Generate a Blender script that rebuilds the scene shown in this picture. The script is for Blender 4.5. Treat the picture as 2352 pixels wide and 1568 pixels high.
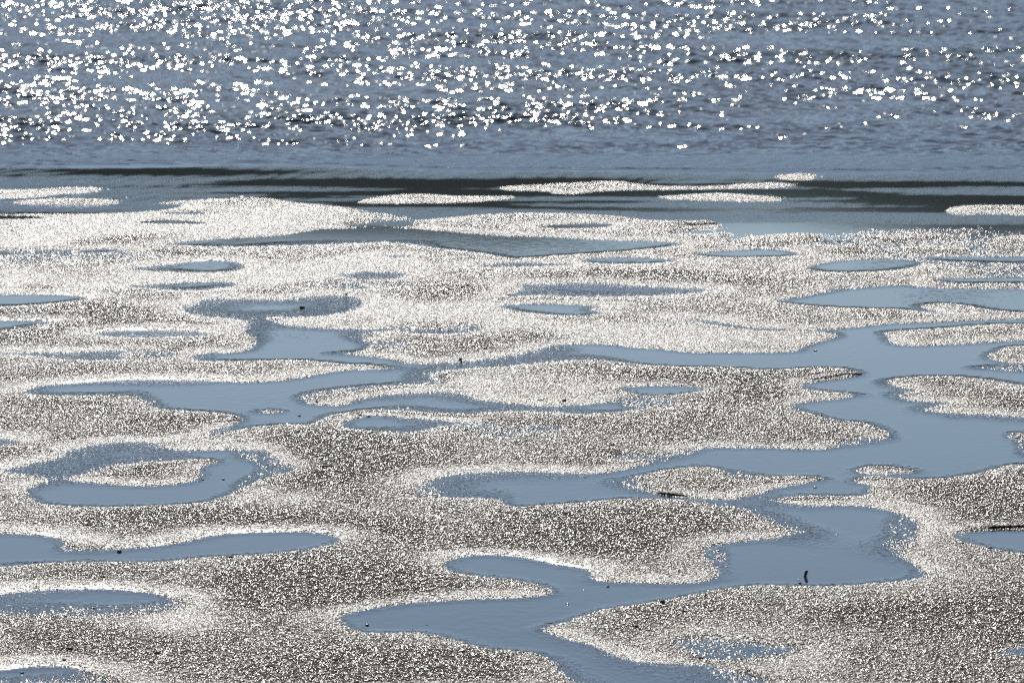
import bpy, bmesh, math, random
import numpy as np
from mathutils import Vector, Matrix, noise as mnoise

for o in list(bpy.data.objects):
    bpy.data.objects.remove(o)
scene = bpy.context.scene
COL = scene.collection
R = math.radians
rng = np.random.default_rng(7)
random.seed(7)

# ------------------------------------------------------------------ camera
CAM_H = 4.0
PITCH = R(6.95)
cam = bpy.data.cameras.new("camera")
cam.lens = 200.0
cam.sensor_width = 36.0
cam.clip_start = 0.5
cam.clip_end = 20000
cam.dof.use_dof = True
cam.dof.focus_distance = 26.5
cam.dof.aperture_fstop = 8.0
camo = bpy.data.objects.new("camera", cam)
COL.objects.link(camo)
camo.location = (0, 0, CAM_H)
camo.rotation_euler = (math.pi / 2 - PITCH, 0, 0)
scene.camera = camo

# ------------------------------------------------------------------ sky and sun
SUN_EL = R(35)
SUN_AZ = R(-5.5)            # to the left of straight ahead
world = bpy.data.worlds.new("World")
scene.world = world
world.use_nodes = True
wn = world.node_tree
wn.nodes.clear()
sky = wn.nodes.new("ShaderNodeTexSky")
sky.sky_type = 'NISHITA'
sky.sun_disc = False
sky.sun_elevation = SUN_EL
sky.sun_rotation = SUN_AZ
sky.air_density = 0.85
sky.dust_density = 0.18
sky.ozone_density = 1.7
bg = wn.nodes.new("ShaderNodeBackground")
bg.inputs[1].default_value = 0.086
wo = wn.nodes.new("ShaderNodeOutputWorld")
wn.links.new(sky.outputs[0], bg.inputs[0])
wn.links.new(bg.outputs[0], wo.inputs[0])

sun = bpy.data.lights.new("sun", 'SUN')
sun.energy = 4.0
sun.angle = R(0.53)
sun.color = (1.0, 0.97, 0.93)
suno = bpy.data.objects.new("sun", sun)
COL.objects.link(suno)
sdir = Vector((math.sin(SUN_AZ) * math.cos(SUN_EL), math.cos(SUN_AZ) * math.cos(SUN_EL), math.sin(SUN_EL)))
suno.rotation_euler = sdir.to_track_quat('Z', 'Y').to_euler()

scene.view_settings.view_transform = 'Standard'
scene.view_settings.look = 'None'
scene.view_settings.gamma = 1.0
scene.view_settings.exposure = 0.0
scene.view_settings.use_curve_mapping = False
scene.render.engine = 'CYCLES'
scene.cycles.use_denoising = False
scene.cycles.max_bounces = 4

# ------------------------------------------------------------------ helpers
FP = 200.0 / 36.0 * 2352.0
SA, CA = math.sin(PITCH), math.cos(PITCH)

def ground(px, py):
    """a point of the photograph (2352 px wide) to the flat at z = 0"""
    dx = (px - 1176.0) / FP
    dy = (784.0 - py) / FP
    fx, fy, fz = dx, CA + dy * SA, -SA + dy * CA
    t = -CAM_H / fz
    return fx * t, fy * t

def yrow(py):
    return ground(1176, py)[1]

def vnoise(x, y, seed):
    """smooth value noise, -1..1"""
    r = np.random.default_rng(seed)
    N = 256
    lat = r.random((N, N)) * 2 - 1
    xi = np.floor(x).astype(np.int64); yi = np.floor(y).astype(np.int64)
    fx = x - xi; fy = y - yi
    fx = fx * fx * fx * (fx * (fx * 6 - 15) + 10); fy = fy * fy * fy * (fy * (fy * 6 - 15) + 10)
    a = lat[xi % N, yi % N]; b = lat[(xi + 1) % N, yi % N]
    c = lat[xi % N, (yi + 1) % N]; d = lat[(xi + 1) % N, (yi + 1) % N]
    return (a * (1 - fx) + b * fx) * (1 - fy) + (c * (1 - fx) + d * fx) * fy

def fbm(x, y, seed, octv=4):
    s = np.zeros_like(x, dtype=float); a = 1.0; t = 0
    for i in range(octv):
        s += a * vnoise(x * 2 ** i + 17.3 * i, y * 2 ** i - 9.1 * i, seed + i); t += a; a *= 0.5
    return s / t

def chaikin(p, n=2):
    p = np.array(p, float)
    for _ in range(n):
        q = np.roll(p, -1, 0)
        a = 0.75 * p + 0.25 * q; b = 0.25 * p + 0.75 * q
        p = np.stack([a, b], 1).reshape(-1, 2)
    return p

def smooth01(t):
    t = np.clip(t, 0, 1)
    return t * t * (3 - 2 * t)

def mesh_object(name, verts, faces, mat, parent=None, smooth=True):
    me = bpy.data.meshes.new(name)
    me.from_pydata(verts, [], faces)
    me.update()
    if smooth:
        me.polygons.foreach_set("use_smooth", [True] * len(me.polygons))
    ob = bpy.data.objects.new(name, me)
    if mat:
        me.materials.append(mat)
    COL.objects.link(ob)
    ob.parent = parent
    return ob

def quad_grid(name, X, Y, Z, mat):
    """X, Y, Z of shape (ny, nx) as one sheet"""
    ny, nx = X.shape
    co = np.stack([X, Y, Z], -1).reshape(-1, 3).astype(np.float32)
    i = np.arange((ny - 1) * nx).reshape(ny - 1, nx)[:, :-1].ravel()
    f = np.stack([i, i + 1, i + nx + 1, i + nx], 1).astype(np.int32)
    me = bpy.data.meshes.new(name)
    me.vertices.add(len(co)); me.vertices.foreach_set("co", co.ravel())
    me.loops.add(f.size); me.loops.foreach_set("vertex_index", f.ravel())
    me.polygons.add(len(f))
    me.polygons.foreach_set("loop_start", np.arange(0, f.size, 4, dtype=np.int32))
    me.polygons.foreach_set("use_smooth", np.ones(len(f), bool))
    me.update(calc_edges=True)
    me.materials.append(mat)
    ob = bpy.data.objects.new(name, me)
    COL.objects.link(ob)
    return ob

# ------------------------------------------------------------------ materials
def new_mat(name):
    m = bpy.data.materials.new(name)
    m.use_nodes = True
    nt = m.node_tree
    return m, nt, nt.nodes["Principled BSDF"]

def N(nt, t, **kw):
    n = nt.nodes.new(t)
    for k, v in kw.items():
        setattr(n, k, v)
    return n

def math_node(nt, op, a, b=None):
    n = N(nt, "ShaderNodeMath", operation=op)
    for i, v in enumerate((a, b)):
        if v is None:
            continue
        if isinstance(v, (int, float)):
            n.inputs[i].default_value = v
        else:
            nt.links.new(v, n.inputs[i])
    return n.outputs[0]

def noise_node(nt, scale, detail=2.0, stretch=None, rough=0.5):
    tc = N(nt, "ShaderNodeTexCoord")
    mp = N(nt, "ShaderNodeMapping")
    if stretch:
        mp.inputs["Scale"].default_value = stretch
    nt.links.new(tc.outputs["Object"], mp.inputs[0])
    nz = N(nt, "ShaderNodeTexNoise")
    nz.inputs["Scale"].default_value = scale
    nz.inputs["Detail"].default_value = detail
    nz.inputs["Roughness"].default_value = rough
    nt.links.new(mp.outputs[0], nz.inputs["Vector"])
    return nz.outputs["Fac"]

def mat_mud():
    m, nt, b = new_mat("wet_mud")
    ramp = N(nt, "ShaderNodeValToRGB")
    ramp.color_ramp.elements[0].color = (0.080, 0.054, 0.025, 1)
    ramp.color_ramp.elements[1].color = (0.20, 0.140, 0.070, 1)
    nt.links.new(noise_node(nt, 3.0, 5.0), ramp.inputs[0])
    nt.links.new(ramp.outputs[0], b.inputs["Base Color"])
    sheen = N(nt, "ShaderNodeAttribute", attribute_name="sheen")
    slick = N(nt, "ShaderNodeAttribute", attribute_name="slick")
    nt.links.new(math_node(nt, 'SUBTRACT', 0.58, math_node(nt, 'MULTIPLY', sheen.outputs["Fac"], 0.28)), b.inputs["Roughness"])
    b.inputs["IOR"].default_value = 1.36
    bp = N(nt, "ShaderNodeBump")
    nt.links.new(math_node(nt, 'SUBTRACT', 1.0, math_node(nt, 'MULTIPLY', slick.outputs["Fac"], 0.45)), bp.inputs["Strength"])
    bp.inputs["Distance"].default_value = 0.006
    nt.links.new(noise_node(nt, 110.0, 2.0), bp.inputs["Height"])
    nt.links.new(bp.outputs[0], b.inputs["Normal"])
    return m

def mat_grit():
    m, nt, b = new_mat("wet_grit")
    ramp = N(nt, "ShaderNodeValToRGB")
    ramp.color_ramp.elements[0].color = (0.120, 0.080, 0.034, 1)
    ramp.color_ramp.elements[1].color = (0.36, 0.255, 0.125, 1)
    nt.links.new(noise_node(nt, 60.0, 3.0), ramp.inputs[0])
    nt.links.new(ramp.outputs[0], b.inputs["Base Color"])
    sheen = N(nt, "ShaderNodeAttribute", attribute_name="sheen")
    nt.links.new(math_node(nt, 'ADD', math_node(nt, 'MULTIPLY', sheen.outputs["Fac"], 0.10), 0.20), b.inputs["Roughness"])
    b.inputs["IOR"].default_value = 1.38
    bp = N(nt, "ShaderNodeBump")
    bp.inputs["Strength"].default_value = 1.0
    bp.inputs["Distance"].default_value = 0.004
    nt.links.new(noise_node(nt, 130.0, 2.0), bp.inputs["Height"])
    nt.links.new(bp.outputs[0], b.inputs["Normal"])
    return m

def mat_water():
    m, nt, b = new_mat("silty_water")
    b.inputs["Base Color"].default_value = (0.035, 0.042, 0.050, 1)
    b.inputs["IOR"].default_value = 1.333
    geo = N(nt, "ShaderNodeNewGeometry")
    sep = N(nt, "ShaderNodeSeparateXYZ")
    nt.links.new(geo.outputs["Position"], sep.inputs[0])
    Y = sep.outputs["Y"]
    def ramp(a, c):
        mr = N(nt, "ShaderNodeMapRange", interpolation_type='SMOOTHSTEP')
        mr.inputs["From Min"].default_value = a
        mr.inputs["From Max"].default_value = c
        nt.links.new(Y, mr.inputs["Value"])
        return mr.outputs[0]
    open_sea = ramp(yrow(400), yrow(250))
    nt.links.new(math_node(nt, 'ADD', math_node(nt, 'MULTIPLY', open_sea, 0.04), 0.035), b.inputs["Roughness"])
    # silty water: dark over the near mud, paler where it deepens
    mix = N(nt, "ShaderNodeMix", data_type='RGBA')
    mix.inputs["A"].default_value = (0.030, 0.034, 0.038, 1)
    mix.inputs["B"].default_value = (0.100, 0.112, 0.112, 1)
    nt.links.new(open_sea, mix.inputs["Factor"])
    nt.links.new(mix.outputs["Result"], b.inputs["Base Color"])
    # calm pools with a few breaths of wind
    patch = math_node(nt, 'POWER', noise_node(nt, 0.9, 2.0, (1, 0.45, 1)), 3.0)
    h = math_node(nt, 'MULTIPLY', noise_node(nt, 16.0, 2.0, (1.0, 0.8, 1)), math_node(nt, 'MULTIPLY', patch, math_node(nt, 'SUBTRACT', 0.06, math_node(nt, 'MULTIPLY', ramp(yrow(600), yrow(540)), 0.05))))
    cap = noise_node(nt, 26.0, 1.0, (1.0, 0.7, 1))
    h = math_node(nt, 'ADD', h, math_node(nt, 'MULTIPLY', math_node(nt, 'MULTIPLY', cap, open_sea), 0.09))
    # where lumps lie just under the film the surface dimples over them
    shallow = N(nt, "ShaderNodeAttribute", attribute_name="shallow")
    dim = noise_node(nt, 38.0, 2.0, (1.0, 0.6, 1))
    h = math_node(nt, 'ADD', h, math_node(nt, 'MULTIPLY', math_node(nt, 'MULTIPLY', dim, shallow.outputs["Fac"]), 0.09))
    bp = N(nt, "ShaderNodeBump")
    bp.inputs["Strength"].default_value = 1.0
    bp.inputs["Distance"].default_value = 0.05
    nt.links.new(h, bp.inputs["Height"])
    nt.links.new(bp.outputs[0], b.inputs["Normal"])
    return m

def mat_simple(name, c0, c1, rough, scale=120.0, bump=0.002, ior=1.45):
    m, nt, b = new_mat(name)
    ramp = N(nt, "ShaderNodeValToRGB")
    ramp.color_ramp.elements[0].color = (*c0, 1)
    ramp.color_ramp.elements[1].color = (*c1, 1)
    nz = noise_node(nt, scale, 4.0)
    nt.links.new(nz, ramp.inputs[0])
    nt.links.new(ramp.outputs[0], b.inputs["Base Color"])
    b.inputs["Roughness"].default_value = rough
    b.inputs["IOR"].default_value = ior
    bp = N(nt, "ShaderNodeBump")
    bp.inputs["Distance"].default_value = bump
    nt.links.new(nz, bp.inputs["Height"])
    nt.links.new(bp.outputs[0], b.inputs["Normal"])
    return m

MUD, GRIT, WATER = mat_mud(), mat_grit(), mat_water()

# ------------------------------------------------------------------ the layout of the flat
# outlines read off the photograph (2352 px wide), then laid on the ground plane in metres.
# W water, M sand above water, S sand barely awash, D rough dry crown
LAY = []
def W(*p): LAY.append(('W', p))
def M(*p): LAY.append(('M', p))
def S(*p): LAY.append(('S', p))
def D(*p): LAY.append(('D', p))
def B(*p): LAY.append(('B', p))

# -- edge of the sea: water with sand bars
W((-900,250),(3300,250),(3300,520),(2352,522),(2230,525),(2060,527),(1980,534),(1764,530),(1700,545),(1660,525),(1640,508),(1480,508),(1440,498),(1250,488),(1100,494),(1000,503),(950,508),(900,500),(850,486),(760,472),(690,468),(630,458),(560,456),(480,460),(400,465),(280,478),(150,482),(0,487),(-900,487))
M((-260,440),(0,438),(100,436),(160,432),(210,434),(200,441),(100,446),(90,452),(0,455),(-260,455))
M((20,466),(110,458),(210,458),(270,466),(210,474),(120,472),(40,470))
M((815,466),(850,455),(900,449),(960,446),(1000,448),(1060,452),(1120,452),(1176,450),(1190,455),(1100,463),(1010,466),(930,466),(850,467))
M((1140,432),(1176,428),(1250,425),(1330,420),(1420,416),(1440,420),(1500,428),(1600,430),(1700,425),(1764,421),(1820,423),(1790,430),(1700,432),(1580,435),(1400,436),(1330,445),(1270,445),(1250,437),(1176,438))
M((1500,452),(1560,449),(1640,444),(1700,447),(1760,452),(1800,460),(1740,464),(1640,460),(1580,459),(1530,456))
M((1785,405),(1820,400),(1860,399),(1870,405),(1860,413),(1800,413))
M((2165,488),(2190,475),(2230,472),(2352,474),(2650,474),(2650,496),(2352,494),(2280,490),(2220,493))
S((2085,500),(2110,495),(2140,497),(2130,503),(2095,504))
S((1790,469),(1850,466),(1950,468),(1900,472),(1800,472))
S((640,431),(680,428),(720,431),(690,435))
S((290,378),(330,375),(365,379),(330,382))
# -- waters inside the first belt of sand
W((-300,457),(0,456),(100,458),(30,466),(-300,467))
W((300,472),(360,469),(430,471),(400,475),(320,476))
W((-300,496),(0,494),(90,497),(130,500),(60,504),(-300,505))
W((290,511),(330,506),(375,503),(430,505),(475,509),(505,514),(470,516),(400,515),(320,514))
S((350,489),(450,486),(530,488),(500,493),(400,493))
W((1226,522),(1290,514),(1380,511),(1420,515),(1400,522),(1340,526),(1270,525))
S((1530,536),(1600,526),(1700,524),(1690,534),(1620,541),(1540,542))
W((350,562),(450,552),(525,547),(588,544),(638,541),(690,532),(738,524),(838,524),(938,522),(988,527),(1088,537),(1176,542),(1251,543),(1326,547),(1426,552),(1526,554),(1588,561),(1526,569),(1451,577),(1351,584),(1226,592),(1176,596),(1140,588),(1088,579),(1013,572),(938,564),(888,558),(813,562),(713,566),(588,567),(500,568),(400,564))
S((1650,552),(1700,530),(1764,522),(1860,526),(1980,528),(2060,520),(2230,518),(2352,515),(2700,512),(2700,660),(2352,662),(2200,660),(2130,650),(2240,634),(2250,618),(2140,610),(2080,596),(1980,590),(1860,584),(1740,578))
M((1690,552),(1760,540),(1860,538),(1890,544),(1840,556),(1760,566),(1700,562))
M((1760,572),(1840,566),(1960,568),(2000,574),(1900,582),(1800,582))
S((-300,466),(100,468),(300,476),(420,466),(400,482),(250,492),(60,490),(-300,492))
S((780,480),(880,486),(960,500),(960,522),(860,526),(760,520),(880,506))
M((2060,572),(2140,566),(2230,570),(2200,580),(2100,582))
M((1990,548),(2060,536),(2140,537),(2170,545),(2120,552),(2040,556))
M((2280,550),(2352,541),(2600,541),(2600,585),(2352,584),(2290,574))
M((2115,632),(2140,622),(2170,614),(2215,614),(2240,622),(2230,629),(2180,632))
W((1844,614),(1889,604),(1939,597),(2014,594),(2089,597),(2130,606),(2089,617),(2014,624),(1939,627),(1889,625),(1859,620))
W((2100,592),(2180,588),(2290,590),(2352,588),(2700,588),(2700,606),(2352,606),(2240,603),(2150,600))
W((2130,640),(2200,638),(2352,636),(2700,634),(2700,652),(2352,650),(2220,652),(2150,648))
W((1560,584),(1660,576),(1780,570),(1860,586),(1760,592),(1640,592))
W((1050,613),(1100,607),(1176,600),(1250,603),(1340,608),(1250,613),(1176,616),(1100,617))
W((1340,594),(1420,590),(1500,592),(1580,598),(1500,606),(1400,607),(1330,602))
W((863,588),(900,583),(950,585),(960,591),(900,594))
W((763,631),(813,623),(888,623),(938,624),(958,632),(913,643),(838,643),(788,638))
S((640,658),(700,650),(760,640),(800,646),(930,645),(990,650),(930,664),(840,668),(740,665))
# -- left belt
S((-300,575),(0,574),(130,570),(250,574),(330,578),(480,585),(440,596),(320,592),(200,605),(60,612),(-300,610))
W((170,577),(230,570),(300,574),(250,581),(190,581))
W((270,620),(313,614),(400,604),(475,597),(538,599),(572,609),(563,619),(525,626),(425,627),(325,624))
W((-300,581),(0,580),(90,579),(100,583),(0,587),(-300,588))
S((45,663),(90,657),(150,660),(120,667),(60,668))
W((270,660),(300,656),(360,652),(420,647),(500,646),(560,648),(555,655),(520,662),(450,668),(400,669),(360,665),(300,663))
W((-300,675),(0,676),(60,675),(130,676),(190,680),(212,686),(190,692),(120,698),(60,703),(0,706),(-300,707))
W((-300,731),(0,733),(80,734),(130,736),(147,740),(110,748),(60,757),(0,764),(-300,770))
W((200,766),(230,760),(300,757),(360,756),(420,757),(470,761),(504,767),(480,771),(400,775),(320,777),(240,775))
# -- the linked pools left of centre
W((398,708),(430,700),(463,692),(450,687),(488,685),(588,684),(663,686),(713,679),(738,675),(801,676),(838,684),(842,696),(838,707),(813,715),(763,725),(688,731),(638,730),(648,736),(663,743),(713,752),(813,754),(863,753),(901,749),(930,742),(1000,742),(1080,748),(1100,758),(1040,764),(938,764),(901,760),(863,765),(840,780),(863,789),(838,805),(788,812),(850,818),(913,826),(926,835),(988,833),(1063,829),(1113,823),(1176,814),(1215,806),(1251,793),(1326,789),(1401,790),(1463,799),(1526,801),(1551,806),(1613,810),(1764,810),(1826,809),(1844,796),(1889,782),(1926,772),(1901,762),(1839,761),(1764,761),(1701,756),(1626,747),(1551,734),(1490,724),(1576,731),(1651,736),(1701,748),(1764,754),(1839,758),(1914,756),(1989,749),(2039,742),(2139,740),(2239,735),(2352,732),(2700,730),(2700,1062),(2352,1066),(2314,1068),(2276,1079),(2239,1089),(2201,1096),(2139,1101),(2101,1101),(2039,1097),(2001,1092),(1954,1106),(1989,1111),(2009,1119),(1996,1126),(2004,1134),(1964,1140),(1889,1139),(1826,1143),(1776,1149),(1826,1155),(1864,1159),(1914,1160),(1976,1161),(2014,1168),(2064,1177),(2089,1192),(2114,1212),(2101,1227),(2089,1249),(2072,1264),(2064,1277),(2089,1292),(2114,1307),(2126,1319),(2109,1327),(2051,1336),(1989,1342),(1914,1346),(1839,1346),(1764,1344),(1726,1345),(1676,1350),(1626,1360),(1576,1370),(1526,1378),(1463,1390),(1401,1398),(1351,1410),(1301,1428),(1263,1438),(1238,1446),(1263,1453),(1301,1467),(1351,1479),(1401,1499),(1438,1514),(1476,1518),(1526,1522),(1576,1523),(1613,1524),(1651,1532),(1690,1560),(1720,1640),(1420,1700),(1330,1620),(1316,1568),(1283,1547),(1271,1527),(1258,1512),(1226,1498),(1176,1496),(1125,1491),(1088,1482),(1050,1472),(1013,1462),(975,1453),(938,1453),(875,1454),(825,1451),(800,1442),(780,1427),(778,1417),(800,1407),(838,1399),(900,1389),(963,1383),(1013,1379),(1088,1376),(1176,1373),(1263,1367),(1266,1356),(1226,1340),(1176,1332),(1138,1328),(1088,1324),(1038,1314),(1016,1299),(1036,1285),(1063,1277),(1113,1273),(1176,1276),(1226,1282),(1263,1292),(1301,1299),(1338,1303),(1361,1309),(1363,1319),(1361,1331),(1401,1336),(1451,1338),(1526,1341),(1601,1338),(1638,1332),(1652,1324),(1646,1309),(1626,1289),(1611,1269),(1626,1254),(1676,1247),(1726,1239),(1764,1237),(1789,1233),(1812,1225),(1800,1215),(1764,1204),(1738,1192),(1701,1177),(1676,1172),(1651,1166),(1613,1159),(1576,1151),(1526,1146),(1476,1145),(1426,1146),(1376,1151),(1301,1157),(1226,1162),(1176,1168),(1151,1151),(1126,1145),(1063,1144),(1013,1143),(976,1139),(951,1122),(980,1103),(1013,1092),(1063,1085),(1138,1081),(1176,1081),(1263,1080),(1301,1084),(1351,1086),(1388,1085),(1426,1081),(1470,1070),(1538,1050),(1576,1035),(1626,1028),(1764,1027),(1864,1034),(1914,1028),(1989,1016),(2051,1004),(2026,984),(1976,969),(1939,968),(1901,963),(1876,954),(1839,944),(1814,936),(1821,929),(1864,921),(1914,918),(1951,911),(1971,906),(1914,901),(1864,896),(1839,891),(1834,885),(1856,879),(1914,870),(1978,861),(1951,849),(1901,844),(1839,846),(1764,853),(1701,845),(1601,844),(1501,841),(1451,835),(1401,830),(1326,829),(1251,836),(1176,844),(1088,848),(1038,851),(1001,858),(1000,868),(1026,878),(1038,884),(963,884),(913,886),(838,886),(763,895),(713,904),(696,916),(708,928),(763,933),(801,928),(813,920),(851,910),(888,905),(963,900),(1013,899),(1063,901),(1088,909),(1105,919),(1176,922),(1238,933),(1301,930),(1401,925),(1438,914),(1480,918),(1518,926),(1513,935),(1476,940),(1401,947),(1363,953),(1313,953),(1263,950),(1176,945),(1138,950),(1063,953),(1013,951),(963,949),(901,943),(838,941),(800,948),(755,954),(733,970),(713,975),(676,974),(638,976),(588,981),(525,991),(475,1004),(388,1018),(375,1026),(400,1030),(450,1033),(525,1034),(600,1032),(625,1046),(640,1062),(693,1079),(663,1086),(613,1094),(588,1106),(538,1134),(500,1146),(475,1154),(400,1161),(300,1165),(200,1165),(125,1161),(88,1156),(63,1141),(55,1129),(75,1114),(105,1103),(75,1096),(25,1088),(-30,1086),(38,1071),(88,1058),(125,1054),(138,1036),(163,1030),(213,1020),(263,1014),(313,1013),(375,1014),(425,1008),(463,999),(480,990),(538,976),(557,964),(545,956),(513,949),(450,944),(375,942),(340,930),(320,914),(275,910),(175,911),(88,910),(55,905),(60,895),(100,884),(150,880),(225,875),(300,870),(375,870),(475,872),(538,877),(588,878),(663,872),(738,858),(796,849),(863,848),(900,845),(838,838),(788,837),(726,830),(663,827),(588,829),(500,832),(438,830),(415,818),(470,808),(530,810),(575,806),(588,784),(575,775),(550,762),(563,747),(550,740),(525,732),(438,727),(398,715))
# islands and tongues in it
M((155,1097),(175,1094),(225,1087),(275,1070),(310,1066),(400,1061),(450,1055),(495,1057),(500,1063),(460,1070),(450,1085),(455,1095),(440,1105),(400,1112),(330,1117),(270,1112),(210,1105),(165,1102))
M((588,947),(610,942),(645,943),(640,948),(600,950))
M((1446,1110),(1460,1098),(1476,1090),(1526,1080),(1576,1074),(1610,1072),(1640,1075),(1665,1085),(1690,1100),(1764,1095),(1826,1094),(1864,1096),(1901,1100),(1864,1106),(1834,1114),(1789,1119),(1764,1126),(1751,1131),(1713,1141),(1663,1147),(1613,1144),(1563,1141),(1513,1134),(1476,1129),(1451,1119))
S((1660,1080),(1700,1080),(1764,1090),(1780,1098),(1726,1108),(1690,1104))
M((2001,1070),(2039,1071),(2076,1076),(2114,1083),(2064,1089),(2014,1089),(1976,1087),(1964,1081),(1984,1074))
M((2035,875),(2090,866),(2140,864),(2200,865),(2250,870),(2300,876),(2352,887),(2700,890),(2700,965),(2352,957),(2280,951),(2220,948),(2150,945),(2125,941),(2150,936),(2200,925),(2160,922),(2100,920),(2070,912),(2090,903),(2120,897),(2100,895),(2060,885))
M((2026,764),(2045,772),(2040,785),(2076,795),(2164,792),(2264,787),(2352,780),(2700,775),(2700,740),(2352,745),(2280,745),(2200,752),(2140,756),(2080,759))
M((2269,823),(2290,810),(2310,798),(2352,795),(2700,790),(2700,840),(2352,833),(2320,833),(2290,828))
S((2180,846),(2230,838),(2352,836),(2700,836),(2700,860),(2352,859),(2260,852))
S((2288,992),(2330,989),(2700,990),(2700,1055),(2352,1054),(2310,1046),(2330,1030),(2312,1010))
S((2140,958),(2190,953),(2230,958),(2200,964))
S((1480,1086),(1430,1106),(1400,1112),(1450,1125),(1520,1138),(1480,1100))
S((1538,1046),(1580,1030),(1640,1030),(1600,1046),(1500,1066),(1440,1078))
S((1890,1022),(1976,1000),(2090,1006),(2060,1014),(1960,1024))
S((2014,1188),(2076,1180),(2112,1210),(2090,1250),(2062,1275),(2030,1260),(2020,1225))
S((2060,1334),(2080,1318),(2100,1300),(2130,1318),(2108,1328))
S((1611,1252),(1660,1246),(1690,1262),(1680,1300),(1676,1325),(1640,1336),(1660,1310),(1626,1285))
S((500,1040),(590,1032),(640,1060),(690,1078),(600,1096),(540,1134),(520,1110),(590,1080),(560,1060))
S((920,1138),(950,1120),(990,1104),(1000,1120),(1050,1140),(1000,1144))
S((690,904),(800,890),(900,884),(1000,880),(1010,858),(1060,850),(1030,880),(900,890),(720,915),(660,920))
S((900,744),(1000,738),(1110,744),(1110,764),(1000,770),(900,764))
S((838,780),(930,780),(1010,786),(940,800),(850,812),(850,795))
S((1401,926),(1440,911),(1510,914),(1600,925),(1520,938),(1440,942))
S((320,912),(360,916),(380,940),(340,936))
S((700,810),(800,808),(830,812),(760,817))
# -- the rest
W((-300,1003),(0,1004),(40,1010),(57,1016),(30,1022),(0,1026),(-300,1029))
S((-300,867),(0,869),(60,869),(110,872),(60,877),(-300,878))
W((-300,808),(0,809),(100,808),(200,806),(280,803),(340,804),(320,812),(300,816),(330,826),(250,831),(170,830),(120,826),(60,818),(0,816),(-300,815))
S((270,803),(400,800),(420,810),(400,822),(330,830),(320,812))
S((130,932),(170,926),(280,926),(320,932),(230,939))
W((1410,893),(1440,899),(1460,907),(1490,910),(1540,909),(1590,903),(1620,897),(1634,893),(1610,888),(1570,886),(1500,885),(1450,889),(1420,888))
W((781,982),(795,966),(820,960),(860,951),(880,952),(940,957),(1000,962),(1060,968),(1085,973),(1060,979),(1010,985),(975,992),(930,997),(890,995),(840,990),(800,987))
S((1060,977),(1176,960),(1230,968),(1330,980),(1320,988),(1240,995),(1176,1008),(1120,1012),(1080,1000),(1050,987))
S((1340,1056),(1420,1040),(1500,1036),(1560,1040),(1500,1056),(1420,1062))
W((1176,653),(1213,650),(1276,650),(1338,646),(1388,647),(1451,654),(1526,658),(1601,660),(1643,663),(1655,671),(1576,678),(1476,682),(1351,684),(1276,682),(1226,677),(1176,683),(1160,680),(1190,666))
W((1138,703),(1176,699),(1251,697),(1351,701),(1405,703),(1351,712),(1401,720),(1351,727),(1276,725),(1226,719),(1176,715))
W((1764,693),(1830,684),(1889,670),(1989,655),(2089,652),(2139,661),(2352,664),(2700,664),(2700,720),(2352,720),(2270,712),(2220,702),(2170,697),(2139,698),(2112,702),(2130,711),(2160,718),(2189,724),(2127,717),(2064,710),(1989,710),(1876,705),(1801,697))
S((1764,690),(1830,680),(1900,662),(1990,652),(2090,646),(2090,656),(1990,660),(1890,676))
W((2184,1232),(2200,1222),(2240,1218),(2300,1216),(2352,1216),(2700,1214),(2700,1290),(2380,1276),(2320,1266),(2270,1258),(2215,1246))
W((-300,1224),(0,1225),(60,1226),(120,1231),(150,1240),(163,1250),(175,1262),(215,1266),(260,1262),(320,1256),(390,1250),(440,1240),(480,1230),(530,1224),(588,1222),(650,1221),(720,1221),(755,1225),(780,1233),(786,1239),(770,1248),(740,1258),(700,1264),(650,1270),(588,1274),(500,1278),(430,1284),(380,1290),(300,1292),(200,1291),(100,1295),(40,1301),(-10,1307),(-300,1312))
S((150,1240),(175,1250),(230,1262),(350,1252),(330,1260),(200,1272),(100,1268))
W((-300,1358),(-10,1366),(20,1359),(60,1354),(120,1351),(200,1350),(280,1354),(340,1361),(375,1367),(394,1373),(385,1382),(350,1392),(250,1400),(0,1402),(-300,1402))
S((-300,1390),(0,1392),(200,1392),(330,1387),(395,1374),(420,1372),(445,1388),(400,1404),(330,1412),(250,1418),(150,1420),(60,1416),(-300,1412))
W((-300,1540),(0,1540),(40,1534),(80,1529),(130,1528),(170,1532),(200,1542),(180,1554),(80,1562),(-300,1562))
S((-300,1550),(80,1556),(190,1534),(270,1552),(320,1580),(200,1600),(-300,1600))
S((1510,1472),(1560,1462),(1650,1460),(1720,1472),(1764,1474),(1860,1480),(1850,1502),(1764,1514),(1690,1522),(1620,1520),(1590,1508),(1545,1490))
S((2240,1492),(2300,1480),(2352,1476),(2700,1476),(2700,1515),(2352,1512),(2290,1506))
S((1640,1528),(1700,1534),(1764,1548),(1800,1580),(1740,1620),(1680,1560))
# rough dry crowns
D((0,715),(120,700),(260,690),(420,716),(470,740),(540,748),(420,752),(250,752),(120,768),(60,790),(-200,800),(-200,720))
D((200,550),(330,536),(420,540),(380,556),(260,560))
D((940,680),(1050,655),(1110,660),(1100,680),(980,690))
D((1200,632),(1400,616),(1600,630),(1800,645),(1760,662),(1600,650),(1400,640),(1250,648))
D((1440,850),(1600,848),(1800,856),(1930,852),(1900,864),(1800,880),(1780,930),(1680,920),(1620,880),(1440,878))
D((450,960),(540,958),(540,972),(460,976))
D((640,1010),(760,990),(900,1005),(1000,1020),(1000,1060),(860,1100),(700,1120),(600,1130),(700,1090),(700,1060),(640,1030))
D((1180,1190),(1350,1170),(1600,1180),(1680,1200),(1560,1260),(1400,1290),(1250,1260),(1150,1230))
D((200,1180),(500,1170),(760,1190),(1000,1200),(950,1260),(820,1215),(600,1205),(200,1212))
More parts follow.
